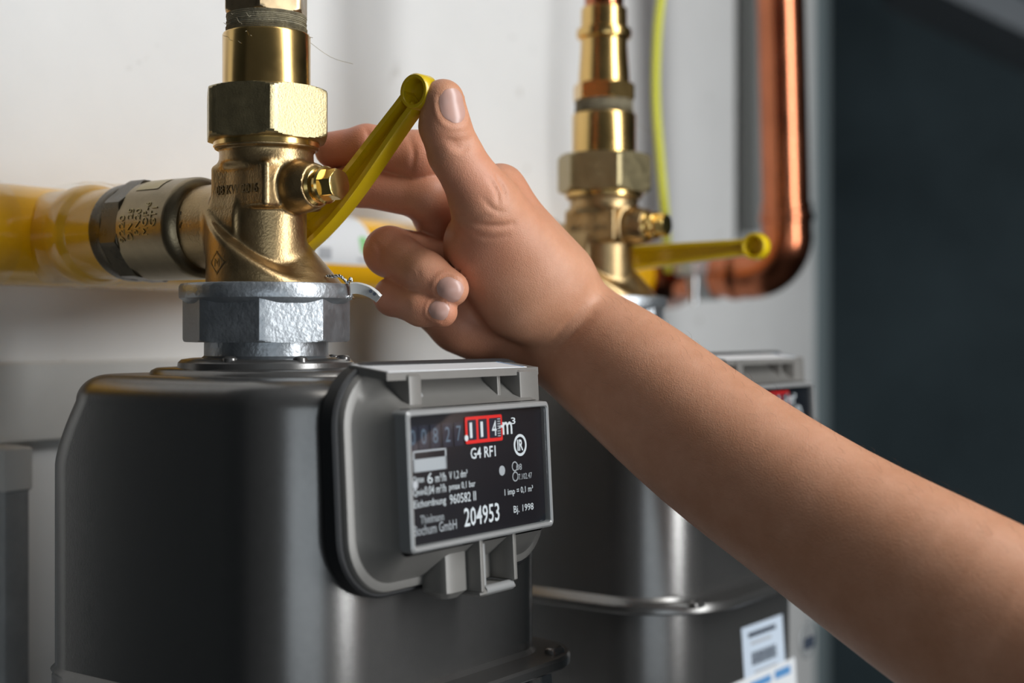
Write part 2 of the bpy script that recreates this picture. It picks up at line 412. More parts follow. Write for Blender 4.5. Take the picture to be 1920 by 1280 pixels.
# duct high up in the dark room behind
def dbox():
    a, b = pz(1700, -45, 2500), pz(1990, 95, 2500); d = np.array((200., -120., 0)); V = []
    for p in (a, b):
        for q in ((0, 0), (1, 0), (1, 1), (0, 1)): V.append(p + d * q[0] + np.array((0, 0, 62.0)) * q[1])
    return V, [(0, 1, 2, 3), (4, 5, 6, 7), (0, 1, 5, 4), (1, 2, 6, 5), (2, 3, 7, 6), (3, 0, 4, 7)]
tag(obj('ceiling_duct', *dbox(), 'duct_metal', None, 0), 'pale grey sloping duct high up in the dark background', 'duct')
TR = pn(1527, 300, WN)[0]
struct('trim_1', box(TR, WEND + 3, WN - 20, WN + 4, -H, 1148, 1.5), 'corner_profile', 30)
#SECTION_PIPES
# ------------------------------------------------------------------ yellow gas header behind the valves
HN, HZ, HR = -175.0, 51.0, 27.0
SP = 296.0           # distance from one meter to the next
def film(r, a):      # loosely wrapped film, slightly uneven
    return r + 0.5 * math.sin(a * 0.11) + 0.35 * math.sin(a * 0.31 + 1)
gp = thing('gas_pipe', 'yellow gas pipe along the white wall behind the brass valves', 'pipe', (300, HN, HZ - HR))
obj('pipe', *lathe(ALONG((0, HN, HZ)), [(HR, -100), (HR, 616)], 64), 'yellow_pipe', gp)
obj('pipe_elbow', *tube([(-98 - 40 * math.sin(t), HN - 40 + 40 * math.cos(t), HZ) for t in np.linspace(0, math.pi / 2, 10)] + [(-138, HN - 46, HZ)], HR, 40), 'yellow_pipe', gp)
for u0 in (0.0, SP):
    tee = obj('tee_branch', *lathe(BACK((u0, 0, HZ - 1.0)), [(23.2, 100), (23.4, 121), (25.6, 123), (26.4, 127), (26.4, 133), (25.4, 137), (24.5, 139), (24.5, 165)], 64), 'yellow_pipe', gp)
obj('film_wrap', *lathe(ALONG((0, HN, HZ)), [(film(HR + 2.2, a), a) for a in range(-96, -27, 3)], 64, False), 'clear_film', gp)
obj('film_sleeve', *lathe(BACK((0, 0, HZ - 1.0)), [(23.4, 103), (25.6, 106), (25.9, 118), (27.6, 122), (28.2, 130), (27.2, 138), (28.5, 142)], 64, False), 'clear_film', gp)
# label stuck round the pipe
def pipe_patch(u0, u1, a0, a1, r, rc=0.0, na=28, nu=22):
    """patch of the pipe's skin; angle measured from the outward side upwards, corners rounded"""
    V = []; F = []
    for j in range(nu + 1):
        for i in range(na + 1):
            s = -1 + 2 * j / nu; t = -1 + 2 * i / na
            L = (u1 - u0) / 2; A = (a1 - a0) / 2 * r
            lim = L
            y = abs(t) * A
            if y > A - rc: lim = L - rc + math.sqrt(max(0, rc * rc - (y - A + rc) ** 2))
            uu = (u0 + u1) / 2 + s * lim; a = (a0 + a1) / 2 + t * (a1 - a0) / 2
            V.append((uu, HN + r * math.cos(a), HZ + r * math.sin(a)))
    for j in range(nu):
        for i in range(na): F.append((j * (na + 1) + i, j * (na + 1) + i + 1, (j + 1) * (na + 1) + i + 1, (j + 1) * (na + 1) + i))
    return V, F
st = obj('pipe_label', *pipe_patch(165, 241, math.radians(-16), math.radians(82), HR + 0.25, 6), 'sticker_white', gp, label='white printed label with a green leaf')
obj('leaf_mark', *pipe_patch(228, 237, math.radians(0), math.radians(26), HR + 0.4, 3.4, 12, 10), 'leaf_green', st)
obj('print_line', *pipe_patch(225, 239, math.radians(-10), math.radians(-6), HR + 0.4), 'print_grey', st)
obj('print_line', *pipe_patch(186, 200, math.radians(20), math.radians(26), HR + 0.4), 'print_grey', st)
obj('barcode', *pipe_patch(188, 200, math.radians(-10), math.radians(6), HR + 0.4), 'print_grey', st)

# ------------------------------------------------------------------ copper pipe
CU, CN, CR = 665.0, -43.0, 21.0
cp = thing('copper_pipe', 'polished copper pipe with a bend rising beside the wall edge', 'pipe', (CU, CN, HZ - CR))
LEAN = 0.032         # the riser leans slightly
def lean(z): return CU - LEAN * (z - HZ) * 1.0, CN - LEAN * (z - HZ) * 0.4
er = 34.0
pts = []
for i in range(13):
    a = math.pi / 2 * i / 12
    z = HZ + er - er * math.cos(a)
    pts.append((CU - LEAN * (z - HZ), CN - er + er * math.sin(a), z))
zt = HZ + er
obj('elbow', *merge(tube(pts, CR + 1.3, 40),
    lathe(OUT((CU, 0, HZ)), [(CR + 1.3, CN - er - 22), (CR + 2.4, CN - er - 20), (CR + 2.4, CN - er - 14), (CR + 1.3, CN - er - 12), (CR + 1.3, CN - er)], 40),
    tube([(*lean(zt - 1), zt - 1), (*lean(zt + 10), zt + 10)], CR + 1.3, 40),
    tube([(*lean(zt + 10), zt + 10), (*lean(zt + 11.5), zt + 11.5), (*lean(zt + 17), zt + 17), (*lean(zt + 18.5), zt + 18.5)], [CR + 1.3, CR + 2.8, CR + 2.8, CR + 1.3], 40),
    tube([(*lean(zt + 18), zt + 18), (*lean(zt + 26), zt + 26)], CR + 1.3, 40)), 'copper', cp)
obj('riser', *tube([(*lean(zt + 20), zt + 20), (*lean(1100), 1100)], CR, 40), 'copper', cp)
obj('horizontal_run', *lathe(OUT((CU, 0, HZ)), [(CR, HN), (CR, CN - er - 10)], 40), 'copper', cp)
obj('end_cap', *lathe(ALONG((0, HN, HZ)), [(HR + 2, 617), (HR + 3, 620), (HR + 3, 690), (HR + 1, 694)], 40), 'copper', cp)

# earthing clamp on the copper run, and its wire
kc = -122.0
ec = thing('earthing_clamp', 'silver earthing clamp fastened round the horizontal copper pipe', 'clamp', (CU, kc, HZ - CR))
obj('band', *lathe(OUT((CU, kc, HZ)), [(CR, -9), (CR + 2.2, -9), (CR + 2.2, 9), (CR, 9)], 40), 'galvanised', ec)
obj('terminal_block', *box(CU - 46, CU - 16, kc - 9, kc + 11, HZ - 2, HZ + 14, 2), 'galvanised', ec)
obj('screw', *merge(lathe(VERT((CU - 31, kc, 0)), [(3.6, HZ + 12), (3.6, HZ + 19)], 16), nut(VERT((CU - 31, kc, 0)), 6, 6.4, HZ + 17, HZ + 23, 0.3, 5.5, 5, 1.5, 48)), 'steel', ec)
obj('tension_screw', *lathe(VERT((CU - 24, kc, 0)), [(3.2, HZ - 27), (3.2, HZ + 2)], 16), 'steel', ec)
wire = [pz(1252, 505, 1215), pz(1251, 470, 1190), pz(1247, 400, 1150), pz(1238, 300, 1140), pz(1230, 180, 1140), pz(1233, 60, 1140), pz(1243, -30, 1140), pz(1262, -200, 1140)]
tag(obj('earth_wire', *tube(smooth_path(wire, 10), 3.4, 12), 'earth_wire', None, 60), 'thin yellow-green earth wire hanging down behind the far lever', 'wire')

# dark vertical cylinder filling a dark stripe on the wall, between the far valve and the copper riser
dp = thing('dark_upright', 'dark grey vertical cylinder against the white wall left of copper', 'pipe', (850, WN, 95))
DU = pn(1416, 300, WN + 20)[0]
obj('pipe', *lathe(VERT((DU, WN + 19, 0)), [(17, 88), (17, 1140)], 32), 'upright_grey', dp)
obj('lower_ring', *lathe(VERT((DU, WN + 19, 0)), [(18.6, 80), (19.6, 82), (19.6, 104), (18.6, 106)], 32), 'galvanised', dp)

# steel mounting plate and upright behind the front meter
tag(obj('mounting_plate', *box(-60, 150, WN, WN + 9, -64, -18, 1.5), 'plate_paint', None, 30), 'pale flat mounting plate on the wall behind the front meter', 'plate')
up_ = thing('wall_upright', 'galvanised steel upright on the wall left of the front meter', 'bracket', (30, WN, -520))
ua_, ub_ = pn(8, 900, WN + 30)[0], pn(56, 900, WN + 30)[0]
obj('channel', *merge(box(ua_, ub_, WN, WN + 30, -520, -66, 1.5)), 'galvanised', up_, 30)
obj('end_plate', *box(ua_ - 1, ub_ + 1, WN, WN + 31.5, -88, -64, 1), 'plate_paint', up_, 30)
#SECTION_VALVE
# ------------------------------------------------------------------ brass meter valve
def valve_body_sdf(P):
    u, n, z = P[:, 0], P[:, 1], P[:, 2]
    r = np.hypot(u, n)
    inner = cyl(P, (0, 0, 0), 2, 18.6, 18, 88, 1.0)
    jacket = cyl(P, (0, 0, 0), 2, 28.0, 16, 90, 1.0)
    plane = ((z - 42.0) + 0.70 * n) / math.sqrt(1 + 0.70 ** 2)
    jacket = smax(jacket, plane, 3.2)
    skirt = np.maximum((np.hypot(u - 8, n - 2) - 29.0 + (z - 21.5) * 0.85) / 1.31, np.maximum(z - 42, 15 - z))
    block = boxd(P, (0, 0, 66.5), (18.6, 18.6, 10.5), 2.2)
    head = cyl(P, (0, 0, 0), 2, 21.8, 76.5, 88, 2.0)
    lip = cyl(P, (0, 0, 0), 2, 24.2, 84.2, 88.6, 1.0)
    bt = np.clip((n - 14) / 18.0, 0, 1)
    boss = np.maximum(np.hypot(u, z - 66) - (10.2 + 1.9 * np.sin(np.pi * bt)), np.maximum(10 - n, n - 32.5))
    branch = cyl(P, (0, 0, 50), 1, 20.6, -41, 0, 1.0)
    stem = cyl(P, (0, -10, 43), 0, 10.5, 0, 22, 1.0)
    d = smin(inner, jacket, 1.8); d = smin(d, skirt, 2.0); d = smin(d, block, 1.6); d = smin(d, head, 4.0); d = smin(d, lip, 1.5)
    d = smin(d, boss, 2.5); d = smin(d, branch, 3.0); d = smin(d, stem, 2.5)
    return d
VB = sdf_mesh(valve_body_sdf, (-44, -44, 12), (44, 40, 92), 0.8, 8, 2)

def on_cyl(V, r, a_mid, axis_pos, spin=True):
    """wrap lettering (x along text, y across) on the connector barrel: text runs upward round the barrel"""
    out = []
    for x, y, z in V:
        a = a_mid - x / r        # a: angle from the side facing the camera (-u), upward positive when text x rises
        out.append((-(r + z) * math.cos(a), axis_pos - y * -1.0, 50 + (r + z) * math.sin(-a)))
    return out

def build_valve(group_label):
    v = thing('gas_valve', group_label, 'valve', (0, 0, 22), 'brass valves on the gas meters')
    body = obj('valve_body', VB[0], VB[1], 'brass_cast', v, 50)
    # cast lettering on the square block (side facing -u)
    tv, tf = text_geo('08 KW 2016', 27, 4.2, 0.35, 2)
    obj('cast_lettering', [(-18.75 - z, x, 65 + y) for x, y, z in tv], tf, 'brass_dull', body, 0)
    dm = []
    for k in range(4):
        a0, a1 = math.pi / 2 * k, math.pi / 2 * (k + 1); R1, R2 = 5.6, 4.6
        for q in ((R1, a0), (R1, a1), (R2, a1), (R2, a0)): dm.append((q[0] * math.cos(q[1]), q[0] * math.sin(q[1])))
    e1, f1 = [], []
    for k in range(4):
        for (x, y) in dm[4 * k:4 * k + 4]:
            a = math.radians(-7) + x / 28.0; e1.append((-28.25 * math.cos(a), 28.25 * math.sin(a), 31 + y))
        f1.append((4 * k, 4 * k + 1, 4 * k + 2, 4 * k + 3))
    obj('cast_emblem', e1, f1, 'brass_dull', body, 0)
    tv, tf = text_geo('M', 3.6, 3.6, 0.2, 2)
    obj('cast_emblem', [(-28.05 * math.cos(math.radians(-7) + x / 28) - z, 28.05 * math.sin(math.radians(-7) + x / 28), 31 + y) for x, y, z in tv], tf, 'brass_dull', body, 0)
    # union nut, tail piece, hemp-sealed thread, hexagon nipple
    A0 = math.radians(-117 + 77)
    obj('union_nut', *nut(VERT(), 6, 26.9, 88.0, 112.6, A0, 25.2, 25.6, 4.2), 'brass_nut', v, 25)
    obj('retaining_ring', *lathe(VERT(), [(23, 85.0), (24.6, 85.6), (24.6, 88.2), (23, 88.6)], 64), 'brass_polished', v)
    obj('tail_piece', *lathe(VERT(), [(18, 110), (20.4, 110), (20.4, 137.6), (20.0, 138.4), (18, 138.4)], 72), 'brass_polished', v)
    hp = []
    for i in range(49):
        z = 137.5 + 10.0 * i / 48; hp.append((17.9 + 0.75 * math.sin(i * 1.55) + 0.4 * random.random(), z))
    obj('hemp_thread', *lathe(VERT(), hp, 64), 'hemp', v, 60)
    obj('hex_nipple', *nut(VERT(), 6, 17.6, 146.8, 172, A0 - math.radians(14), 17.2, 17.0, 3.0), 'bronze_nipple', v, 25)
    hs = []
    for k in range(16):
        a = math.radians(random.uniform(-200, -150)) if k < 11 else math.radians(random.uniform(-60, 20)); z = random.uniform(132, 146) if k < 11 else random.uniform(138, 146)
        ca, sa = math.cos(a), math.sin(a); L_ = random.uniform(2, 4.5) if k != 12 else 22.0
        ca2, sa2 = math.cos(a + random.uniform(-.5, .5)), math.sin(a + random.uniform(-.5, .5))
        p0 = np.array((18.6 * ca, -18.6 * sa, z)); p1 = p0 + np.array((ca2, -sa2, random.uniform(-.8, .6))) * L_ * .55; p2 = p1 + np.array((ca2, -sa2, random.uniform(-.5, .7))) * L_ * .5
        hs.append(tube(smooth_path([p0, p1, p2], 4), 0.11, 4))
    obj('hemp_fibres', *merge(*hs), 'hemp', v, 60, kind='stuff')
    # plug with hexagon head on the boss
    pl = obj('test_plug', *merge(lathe(OUT((0, 0, 66)), [(8.6, 31.5), (9.2, 33), (8.2, 34.2), (7.2, 34.6), (7.2, 36.5), (8.4, 37), (8.6, 38.5), (7.8, 39.4)], 40),
             nut(OUT((0, 0, 66)), 6, 6.3, 38.8, 46.4, math.radians(17), 6.2, 6.1, 1.4, 72)), 'brass_bright', v, 25)
    # side connector towards the pipe
    prof = [(20.4, 36), (20.6, 39.5), (22.0, 40.2), (24.2, 42.0), (25.0, 45.0), (25.0, 46)]
    cn = obj('pipe_connector', *lathe(BACK((0, 0, 50)), prof + [(25.0, 60), (25.0, 78.5)], 72), 'brass_dull', v)
    obj('connector_nut', *nut(BACK((0, 0, 50)), 8, 24.4, 78, 91.5, 0.12, 24.8, 24.0, 2.0, 96), 'nut_dark', v, 25)
    obj('sealing_ring', *lathe(BACK((0, 0, 50)), [(22, 91), (24.6, 91.4), (25.0, 94), (24.4, 96), (24.6, 99), (23.6, 101.5), (22, 102)], 64), 'nut_dark', v)
    rows = [('9220', 13.5, -74.0, -0.02), ('DN 25', 15.5, -68.2, 0.06), ('PN20', 13.0, -62.6, 0.10), ('MOP-6', 16.5, -56.8, 0.16), ('GT1', 9.5, -51.2, 0.18)]
    for s, w, npos, am in rows:
        tv, tf = text_geo(s, w, 3.9, 0.6, 2)
        o = []
        for x, y, z in tv:
            a = am + x / 25.0; R = 24.85 + z
            o.append((-R * math.cos(a), npos - y, 50 + R * math.sin(a)))
        obj('raised_lettering', o, tf, 'brass_nut', cn, 0)
    ar = []
    for x0, y0, x1, y1 in ((-4, 0, 4, 0), (-4, 0, -1.2, 1.5)):
        dx, dy = x1 - x0, y1 - y0; L_ = math.hypot(dx, dy); nx, ny = -dy / L_ * .35, dx / L_ * .35
        ar.append([(x0 + nx, y0 + ny), (x1 + nx, y1 + ny), (x1 - nx, y1 - ny), (x0 - nx, y0 - ny)])
    vv = []; ff = []
    for q in ar:
        k = len(vv)
        for x, y in q:
            a = 0.12 + x / 20.6; vv.append((-20.85 * math.cos(a), -37.0 + y, 50 + 20.85 * math.sin(a)))
        ff.append((k, k + 1, k + 2, k + 3))
    obj('flow_arrow', vv, ff, 'nut_dark', cn, 0)
    pv = []
    for i in range(7):
        for j in range(2):
            a = math.radians(48 + 26 * i / 6); pv.append((-25.3 * math.cos(a), -74 + 17 * j, 50 + 25.3 * math.sin(a)))
    pt = obj('stamped_plate', pv, [(2 * i, 2 * i + 1, 2 * i + 3, 2 * i + 2) for i in range(6)], 'brass_nut', cn, 60)
    # lever hub
    obj('lever_hub', *merge(lathe(ALONG((0, -10, 43)), [(8.0, 21), (8.0, 24.5)], 32), nut(ALONG((0, -10, 43)), 6, 6.0, 33, 37.5, 0, 5.5, 5.2, 1.0, 48)), 'steel', v, 25)
    return v

LV_L = 103.0
def build_lever(v, angle, bend, pivz=43.0):
    """yellow channel-section lever; local: x = along the stem (away), -y = along the lever"""
    def wid(s): return 15.4 - 5.6 * min(1, max(0, s - 15) / 75.0)
    def off(s): t = max(0.0, min(1, s / LV_L)); return bend * math.sin(math.pi * t) + bend * 0.25 * math.sin(2 * math.pi * t)
    ss = [i * 3.0 for i in range(0, 34)]
    x0, x1 = 24.5, 33.0        # front rim, back
    wall = 2.5
    V = []; F = []
    def sect(s):
        w = wid(s) / 2; c = off(s); xb = x0 + 5.6
        return [(x0, c + w), (x0, c + w - wall), (xb, c + w - wall - .5), (xb, c - w + wall + .5), (x0, c - w + wall), (x0, c - w), (x0 + 1.2, c - w - .5), (x1, c - w - .2), (x1, c + w + .2), (x0 + 1.2, c + w + .5)]
    rings = []
    for s in ss: rings.append([(a, s, b) for a, b in sect(s)])
    g1 = loft(rings)
    # ring end
    fr = Fr((0, LV_L, off(LV_L)), (0, 1, 0), (0, 0, 1), (1, 0, 0))
    g2 = lathe(fr, [(5.6, x0 + 6.5), (5.8, x0 + 0.2), (6.3, x0 - 0.6), (7.6, x0 - 0.6), (8.2, x0 + 0.4), (8.3, x1 - 1), (7.6, x1 + 0.3)], 40, True)
    # round hub plate
    fh = Fr((0, 0, 0), (0, 1, 0), (0, 0, 1), (1, 0, 0))
    g3 = lathe(fh, [(9.5, x0 + 0.4), (10.2, x0 + 1.2), (10.2, x1 - 0.8), (9.6, x1)], 40)
    ca, sa = math.cos(angle), math.sin(angle)
    V, F = merge(g1, g2, g3)
    V = [(x, y * ca - z * sa - 10, y * sa + z * ca + pivz) for x, y, z in V]
    return obj('lever', V, F, 'yellow_lever', v, 35, label='yellow plastic lever with a round cup end')

valve = build_valve('brass gas valve whose yellow lever the hand is lifting')
valve.location = W(0, 0, 22)
LEV = math.radians(39.6)
build_lever(valve, LEV, -3.4)
# riser pipe above the front valve
tag(obj('riser_pipe', *lathe(VERT(), [(14, 170), (14, 1145)], 40), 'copper', None), 'copper riser pipe above the front brass valve', 'pipe')

#SECTION_METER
# ------------------------------------------------------------------ gas meter
def build_meter(name_label):
    m = thing('gas_meter', name_label, 'gas meter', (20, 0, -268), 'grey gas meters hanging under the valves')
    U0, U1, N0, N1 = -67.0, 112.0, -86.0, 86.0
    def S(i_u0, i_u1, i_n0, i_n1, r, z): return ring_h(U0 + i_u0, U1 - i_u1, N0 + i_n0, N1 - i_n1, (r, r * 1.65, r, r), z, 14)
    up = [S(0, 0, 0, 0, 26, -157)]
    for z in (-140, -110, -85, -65): up.append(S(0, 0, 0, 0, 26, z))
    for t in np.linspace(0, 1, 12):
        z = -62 + 30 * t; bk = 15 * t ** 1.4; up.append(S(0.5 * t, 0.5 * t, bk, 0.6 * t, 26, z))
    for t in np.linspace(0.08, 1, 12):
        a = t * math.pi / 2; k = 12 * (1 - math.cos(a)); up.append(S(.5 + k, .5 + k, 15 + k, .6 + k, 26 - 0.5 * k, -32 + 12 * math.sin(a)))
    sh = obj('upper_shell', *loft(up, True, True), 'meter_paint', m, 30)
    lo = [S(0, 0, 0, 0, 26, -163), S(0, 0, 0, 0, 26, -200), S(0, 0, 0, 0, 26, -235)]
    for t in np.linspace(0.1, 1, 10):
        a = t * math.pi / 2; k = 30 * (1 - math.cos(a)); lo.append(S(k, k, k, k, 26 - .3 * k, -235 - 33 * math.sin(a)))
    lower = obj('lower_shell', *loft(lo[::-1], True, True), 'meter_paint', m, 30)
    E = 16.0
    fl = [S(-3, -E + 1, -2, -E + 1, 34, -163.5), S(-4, -E, -3, -E, 35, -162.5), S(-4, -E, -3, -E, 35, -159.0), S(-3, -E + 1, -2, -E + 1, 34, -157.6), S(-2, -2, -2, -2, 28, -156.6), S(0, 0, 0, 0, 26, -154.5)]
    flange = obj('seam_flange', *loft(fl), 'meter_paint', m, 30)
    # upset nubs on the flange
    for uu, nn, rot in ((103, 93, 0.5), (-50, 94, 0)):
        obj('flange_nub', *loft([ring_h(uu - 6, uu + 6, nn - 3.4, nn + 3.4, 2.5, -158, 4), ring_h(uu - 5.6, uu + 5.6, nn - 3, nn + 3, 2.4, -155.6, 4), ring_h(uu - 4.4, uu + 4.4, nn - 2, nn + 2, 1.8, -154.6, 4)]), 'meter_paint', flange, 40)
    # steps on the top and the neck
    tp = [S(24, 22, 34, 26, 30, -21), S(25, 23, 35, 27, 30, -18.4), S(27, 25, 37, 29, 29, -17.2), S(40, 38, 46, 42, 26, -16.6)]
    obj('top_step', *loft(tp), 'meter_paint', sh, 40)
    obj('neck_plate', *lathe(VERT(), [(41, -18), (40.6, -14.6), (39, -13.2), (35, -12.6), (32, -12.6)], 64), 'meter_paint', m)
    for a in (200, 250, 300, 345):
        ca, sa = math.cos(math.radians(a)), math.sin(math.radians(a))
        obj('rivet', *lathe(VERT((36.5 * ca, -36.5 * sa, 0)), [(3.4, -14), (3.2, -12.2), (2.2, -11.4), (0.6, -11.2)], 16), 'meter_paint', m)
    obj('neck', *lathe(VERT(), [(30.5, -13.0), (28.8, -11.5), (28.7, -4)], 64), 'zinc_cast', m)
    obj('octagon_nut', *nut(VERT(), 8, 36.0, -5.2, 16.0, math.radians(-117 + 37 - 22.5 + 4 - 17), 37.0, 38.6, 2.2, 96), 'zinc_cast', m, 22)
    obj('collar', *lathe(VERT(), [(36.5, 12.5), (38.8, 14.4), (40.0, 15.0), (40.2, 16.0), (40.2, 20.2), (39.4, 21.6), (37, 21.9)], 96), 'zinc_cast', m, 50)
    # ---------------- counter
    sl = lambda V: [(p[0], p[1] - 0.055 * (p[2] + 60), p[2]) for p in V]
    def co(name, g, mt, par, sm=35, **k): return obj(name, sl(g[0]), g[1], mt, par, sm, **k)
    g_ring = [ring_f(-50, 95, -111, -13, 27, 84, 10), ring_f(-50, 95, -111, -13, 27, 90, 10), ring_f(-49, 94, -110, -14, 26, 91, 10)]
    co('gasket', loft(g_ring), 'gasket', m)
    hs = [ring_f(-47, 92, -108.5, -15.5, 24, 84, 10), ring_f(-47.5, 92.5, -109, -15, 24.5, 91.2, 10), ring_f(-46.5, 91.5, -108, -16, 24, 93.4, 10), ring_f(-45, 90, -106.5, -17.5, 23, 94, 10),
          ring_f(-43, 88, -104.5, -19.5, 21, 94.2, 10), ring_f(-41, 84, -103, -23, 18, 96.5, 10), ring_f(-37.5, 73, -97, -29, 10, 104, 10), ring_f(-35.2, 66.5, -91, -31.6, 4, 111, 10)]
    ho = co('counter_housing', loft(hs, True, False), 'counter_plastic', m)
    # window frame
    fo = [-35.0, 65.4, -89.0, -32.2]
    def fring(i, n, r): return ring_f(fo[0] + i, fo[1] - i, fo[2] + i, fo[3] - i, r, n, 6)
    fr = [fring(0, 108, 2.2), fring(-.3, 111.5, 2.4), fring(0, 116.4, 2.2), fring(0.9, 117.2, 1.8), fring(1.7, 117.2, 1.6), fring(2.2, 116.6, 1.4), fring(2.4, 113.5, 1.4)]
    co('window_frame', loft(fr, True, False), 'counter_frame', ho, 35)
    dial = co('dial_plate', box(fo[0] + 2.2, fo[1] - 2.2, 112.8, 113.9, fo[2] + 2.2, fo[3] - 2.2, .3), 'dial_black', m, 0)
    co('window_pane', box(fo[0] + 2.3, fo[1] - 2.3, 115.8, 116.2, fo[2] + 2.3, fo[3] - 2.3, .15), 'clear_pane', ho, 0)
    DN = 114.0
    def dp_(px, py): 
        z = -60.0
        for _ in range(3): u, z = pn(px, py, DN - 0.055 * (z + 60))
        return u, z
    def write(body, pl, pr, h, mt='print_white', bold=0.0):
        (ua, za), (ub, zb) = dp_(*pl), dp_(*pr)
        tv, tf = text_geo(body, ub - ua, h, 0.12, 2, bold)
        co('lettering', ([((ua + ub) / 2 + x, DN + z, (za + zb) / 2 + y) for x, y, z in tv], tf), mt, dial, 0)
    def patch(name, pa, pb, mt, n0=DN, t=0.12, r=.3):
        (ua, za), (ub, zb) = dp_(*pa), dp_(*pb)
        g = loft([ring_f(ua, ub, zb, za, r, n0, 3), ring_f(ua, ub, zb, za, r, n0 + t, 3)])
        return co(name, g, mt, dial, 0)
    zt, zb_ = dp_(905, 779)[1], dp_(905, 829)[1]
    # black drums
    ub = [dp_(x, 815)[0] for x in (772, 793, 815, 838, 859)]
    for k, uu in enumerate(ub):
        co('number_drum', loft([ring_f(uu - 3.0, uu + 3.4, zb_ - .4, zt - 2.0, .6, DN, 3), ring_f(uu - 3.0, uu + 3.4, zb_ - .4, zt - 2.0, .6, DN + .15, 3)]), 'drum_black', dial, 0)
        tv, tf = text_geo('00827'[k], 3.2, 6.4, 0.12, 2)
        co('drum_digit', ([(uu + .2 + x, DN + .16 + z, (zt + zb_) / 2 - .8 + y) for x, y, z in tv], tf), 'print_faint', dial, 0)
    ul, ur = dp_(871, 808)[0], dp_(940, 800)[0]
    co('red_frame', loft([ring_f(ul, ur, zb_, zt, .8, DN, 3), ring_f(ul, ur, zb_, zt, .8, DN + .5, 3)]), 'dial_red', dial, 0)
    for k, f_ in enumerate((0.17, 0.46, 0.80)):
        uu = ul + (ur - ul) * f_; w = 3.0 if k < 2 else 4.2
        co('number_drum', loft([ring_f(uu - w, uu + w, zb_ + 1.5, zt - 1.3, .4, DN + .5, 3), ring_f(uu - w, uu + w, zb_ + 1.5, zt - 1.3, .4, DN + .62, 3)]), 'drum_black', dial, 0)
        tv, tf = text_geo('114'[k], 1.7 if k < 2 else 3.4, 6.6, 0.12, 2, 0.0)
        co('drum_digit', ([(uu - .9 + x, DN + .63 + z, (zt + zb_) / 2 + y) for x, y, z in tv], tf), 'print_white', dial, 0)
    tk = []
    for j in range(8):
        z = zb_ + 2.2 + j * 1.05; uu = ul + (ur - ul) * .80 + 2.6
        tk.append(loft([ring_f(uu - 1.1, uu + 1.1, z - .2, z + .2, .1, DN + .63, 2), ring_f(uu - 1.1, uu + 1.1, z - .2, z + .2, .1, DN + .72, 2)]))
    co('drum_scale', merge(*tk), 'print_grey', dial, 0)
    patch('dash_mark', (933, 797), (942, 801), 'print_white', DN + .5)
    write('m', (942, 803), (960, 801), 5.6, bold=0.12); write('3', (958, 789), (966, 788), 3.0, bold=.1)
    write('G4 RF1', (882, 850), (929, 845), 4.8, bold=0.12)
    write('204953', (870, 969), (936, 960), 8.0, bold=0.1)
    write('1 imp = 0,1 m³', (946, 924), (999, 917), 3.6)
    write('Bj. 1998', (963, 956), (1000, 951), 4.0)
    write('7.102.47', (972, 894), (997, 890), 2.6, 'print_grey'); write('08', (968, 876), (978, 874), 2.8, 'print_grey')
    write('Qmax', (774, 901), (795, 898), 3.2); write('6', (801, 897), (811, 895), 4.4); write('m³/h', (816, 896), (836, 893), 3.6); write('V 1,2 dm³', (842, 893), (876, 887), 3.6)
    write('Qmin', (775, 925), (795, 922), 3.2); write('0,04 m³/h', (796, 921), (836, 915), 4.0); write('pmax 0,1 bar', (842, 915), (891, 907), 3.6)
    write('Eichordnung', (776, 947), (836, 940), 4.0); write('960582 II', (843, 936), (892, 929), 4.0)
    write('Thielmann', (788, 974), (832, 968), 3.4, 'print_grey'); write('Bochum GmbH', (776, 995), (856, 983), 4.2, 'print_grey')
    # data box: outline above, white field below
    (ua, za), (ub_, zb2) = dp_(773, 845), dp_(838, 878); za -= .2
    for a in ((ua, ub_, za - .7, za), (ua, ua + 1.0, zb2, za), (ub_ - 1.0, ub_, zb2, za), (ua, ub_, zb2, zb2 + 5.2)):
        co('data_box', loft([ring_f(*a, .2, DN, 2), ring_f(*a, .2, DN + .12, 2)]), 'print_grey', dial, 0)
    # emblem in a ring and small test marks
    def ringmark(cx, cy, r0, r1, mt='print_white'):
        u, z = dp_(cx, cy); co('emblem_ring', lathe(OUT((u, 0, z)), [(r0, DN), (r0, DN + .12), (r1, DN + .12), (r1, DN)], 32, False), mt, dial, 0)
        return u, z
    eu, ez = ringmark(975, 834, 4.9, 3.7)
    tv, tf = text_geo('IR', 4.4, 5.0, .12, 2, 0.25); co('emblem', ([(eu + x, DN + z, ez + y) for x, y, z in tv], tf), 'print_white', dial, 0)
    ringmark(965, 874, 2.2, 1.7, 'print_grey'); ringmark(966, 893, 2.2, 1.7, 'print_grey')
    u, z = dp_(941, 882); co('adhesive_dot', lathe(OUT((u, 0, z)), [(2.2, DN), (2.2, DN + .15)], 20), 'print_grey', dial, 0)
    u, z = dp_(872, 821); co('adhesive_dot', lathe(OUT((u, 0, z)), [(1.3, DN + .5), (1.3, DN + .8)], 16), 'print_white', dial, 0)
    u, z = dp_(766, 908); co('adhesive_dot', lathe(OUT((u, 0, z)), [(1.7, DN + 2.4), (1.7, DN + 3.6)], 16), 'print_grey', dial, 0)
    # hood with the socket above the window
    def wedge(u0, u1, off, t):
        sec = [(86, -14.2 + off), (106.5, -16.9 + off), (106.5, -16.9 + off - t), (86, -14.2 + off - t)]
        return loft([[(u, a, b) for a, b in sec] for u in (u0, u1)])
    slope = wedge(-34, 73, 0, 3.4)
    hd = [co('hood', merge(slope, box(-22, -14, 94, 108, -33, -18, .8), box(56, 71, 94, 108, -33, -18, .8), box(-22, 71, 92, 95, -33, -18, .5)), 'counter_plastic', ho, 35)]
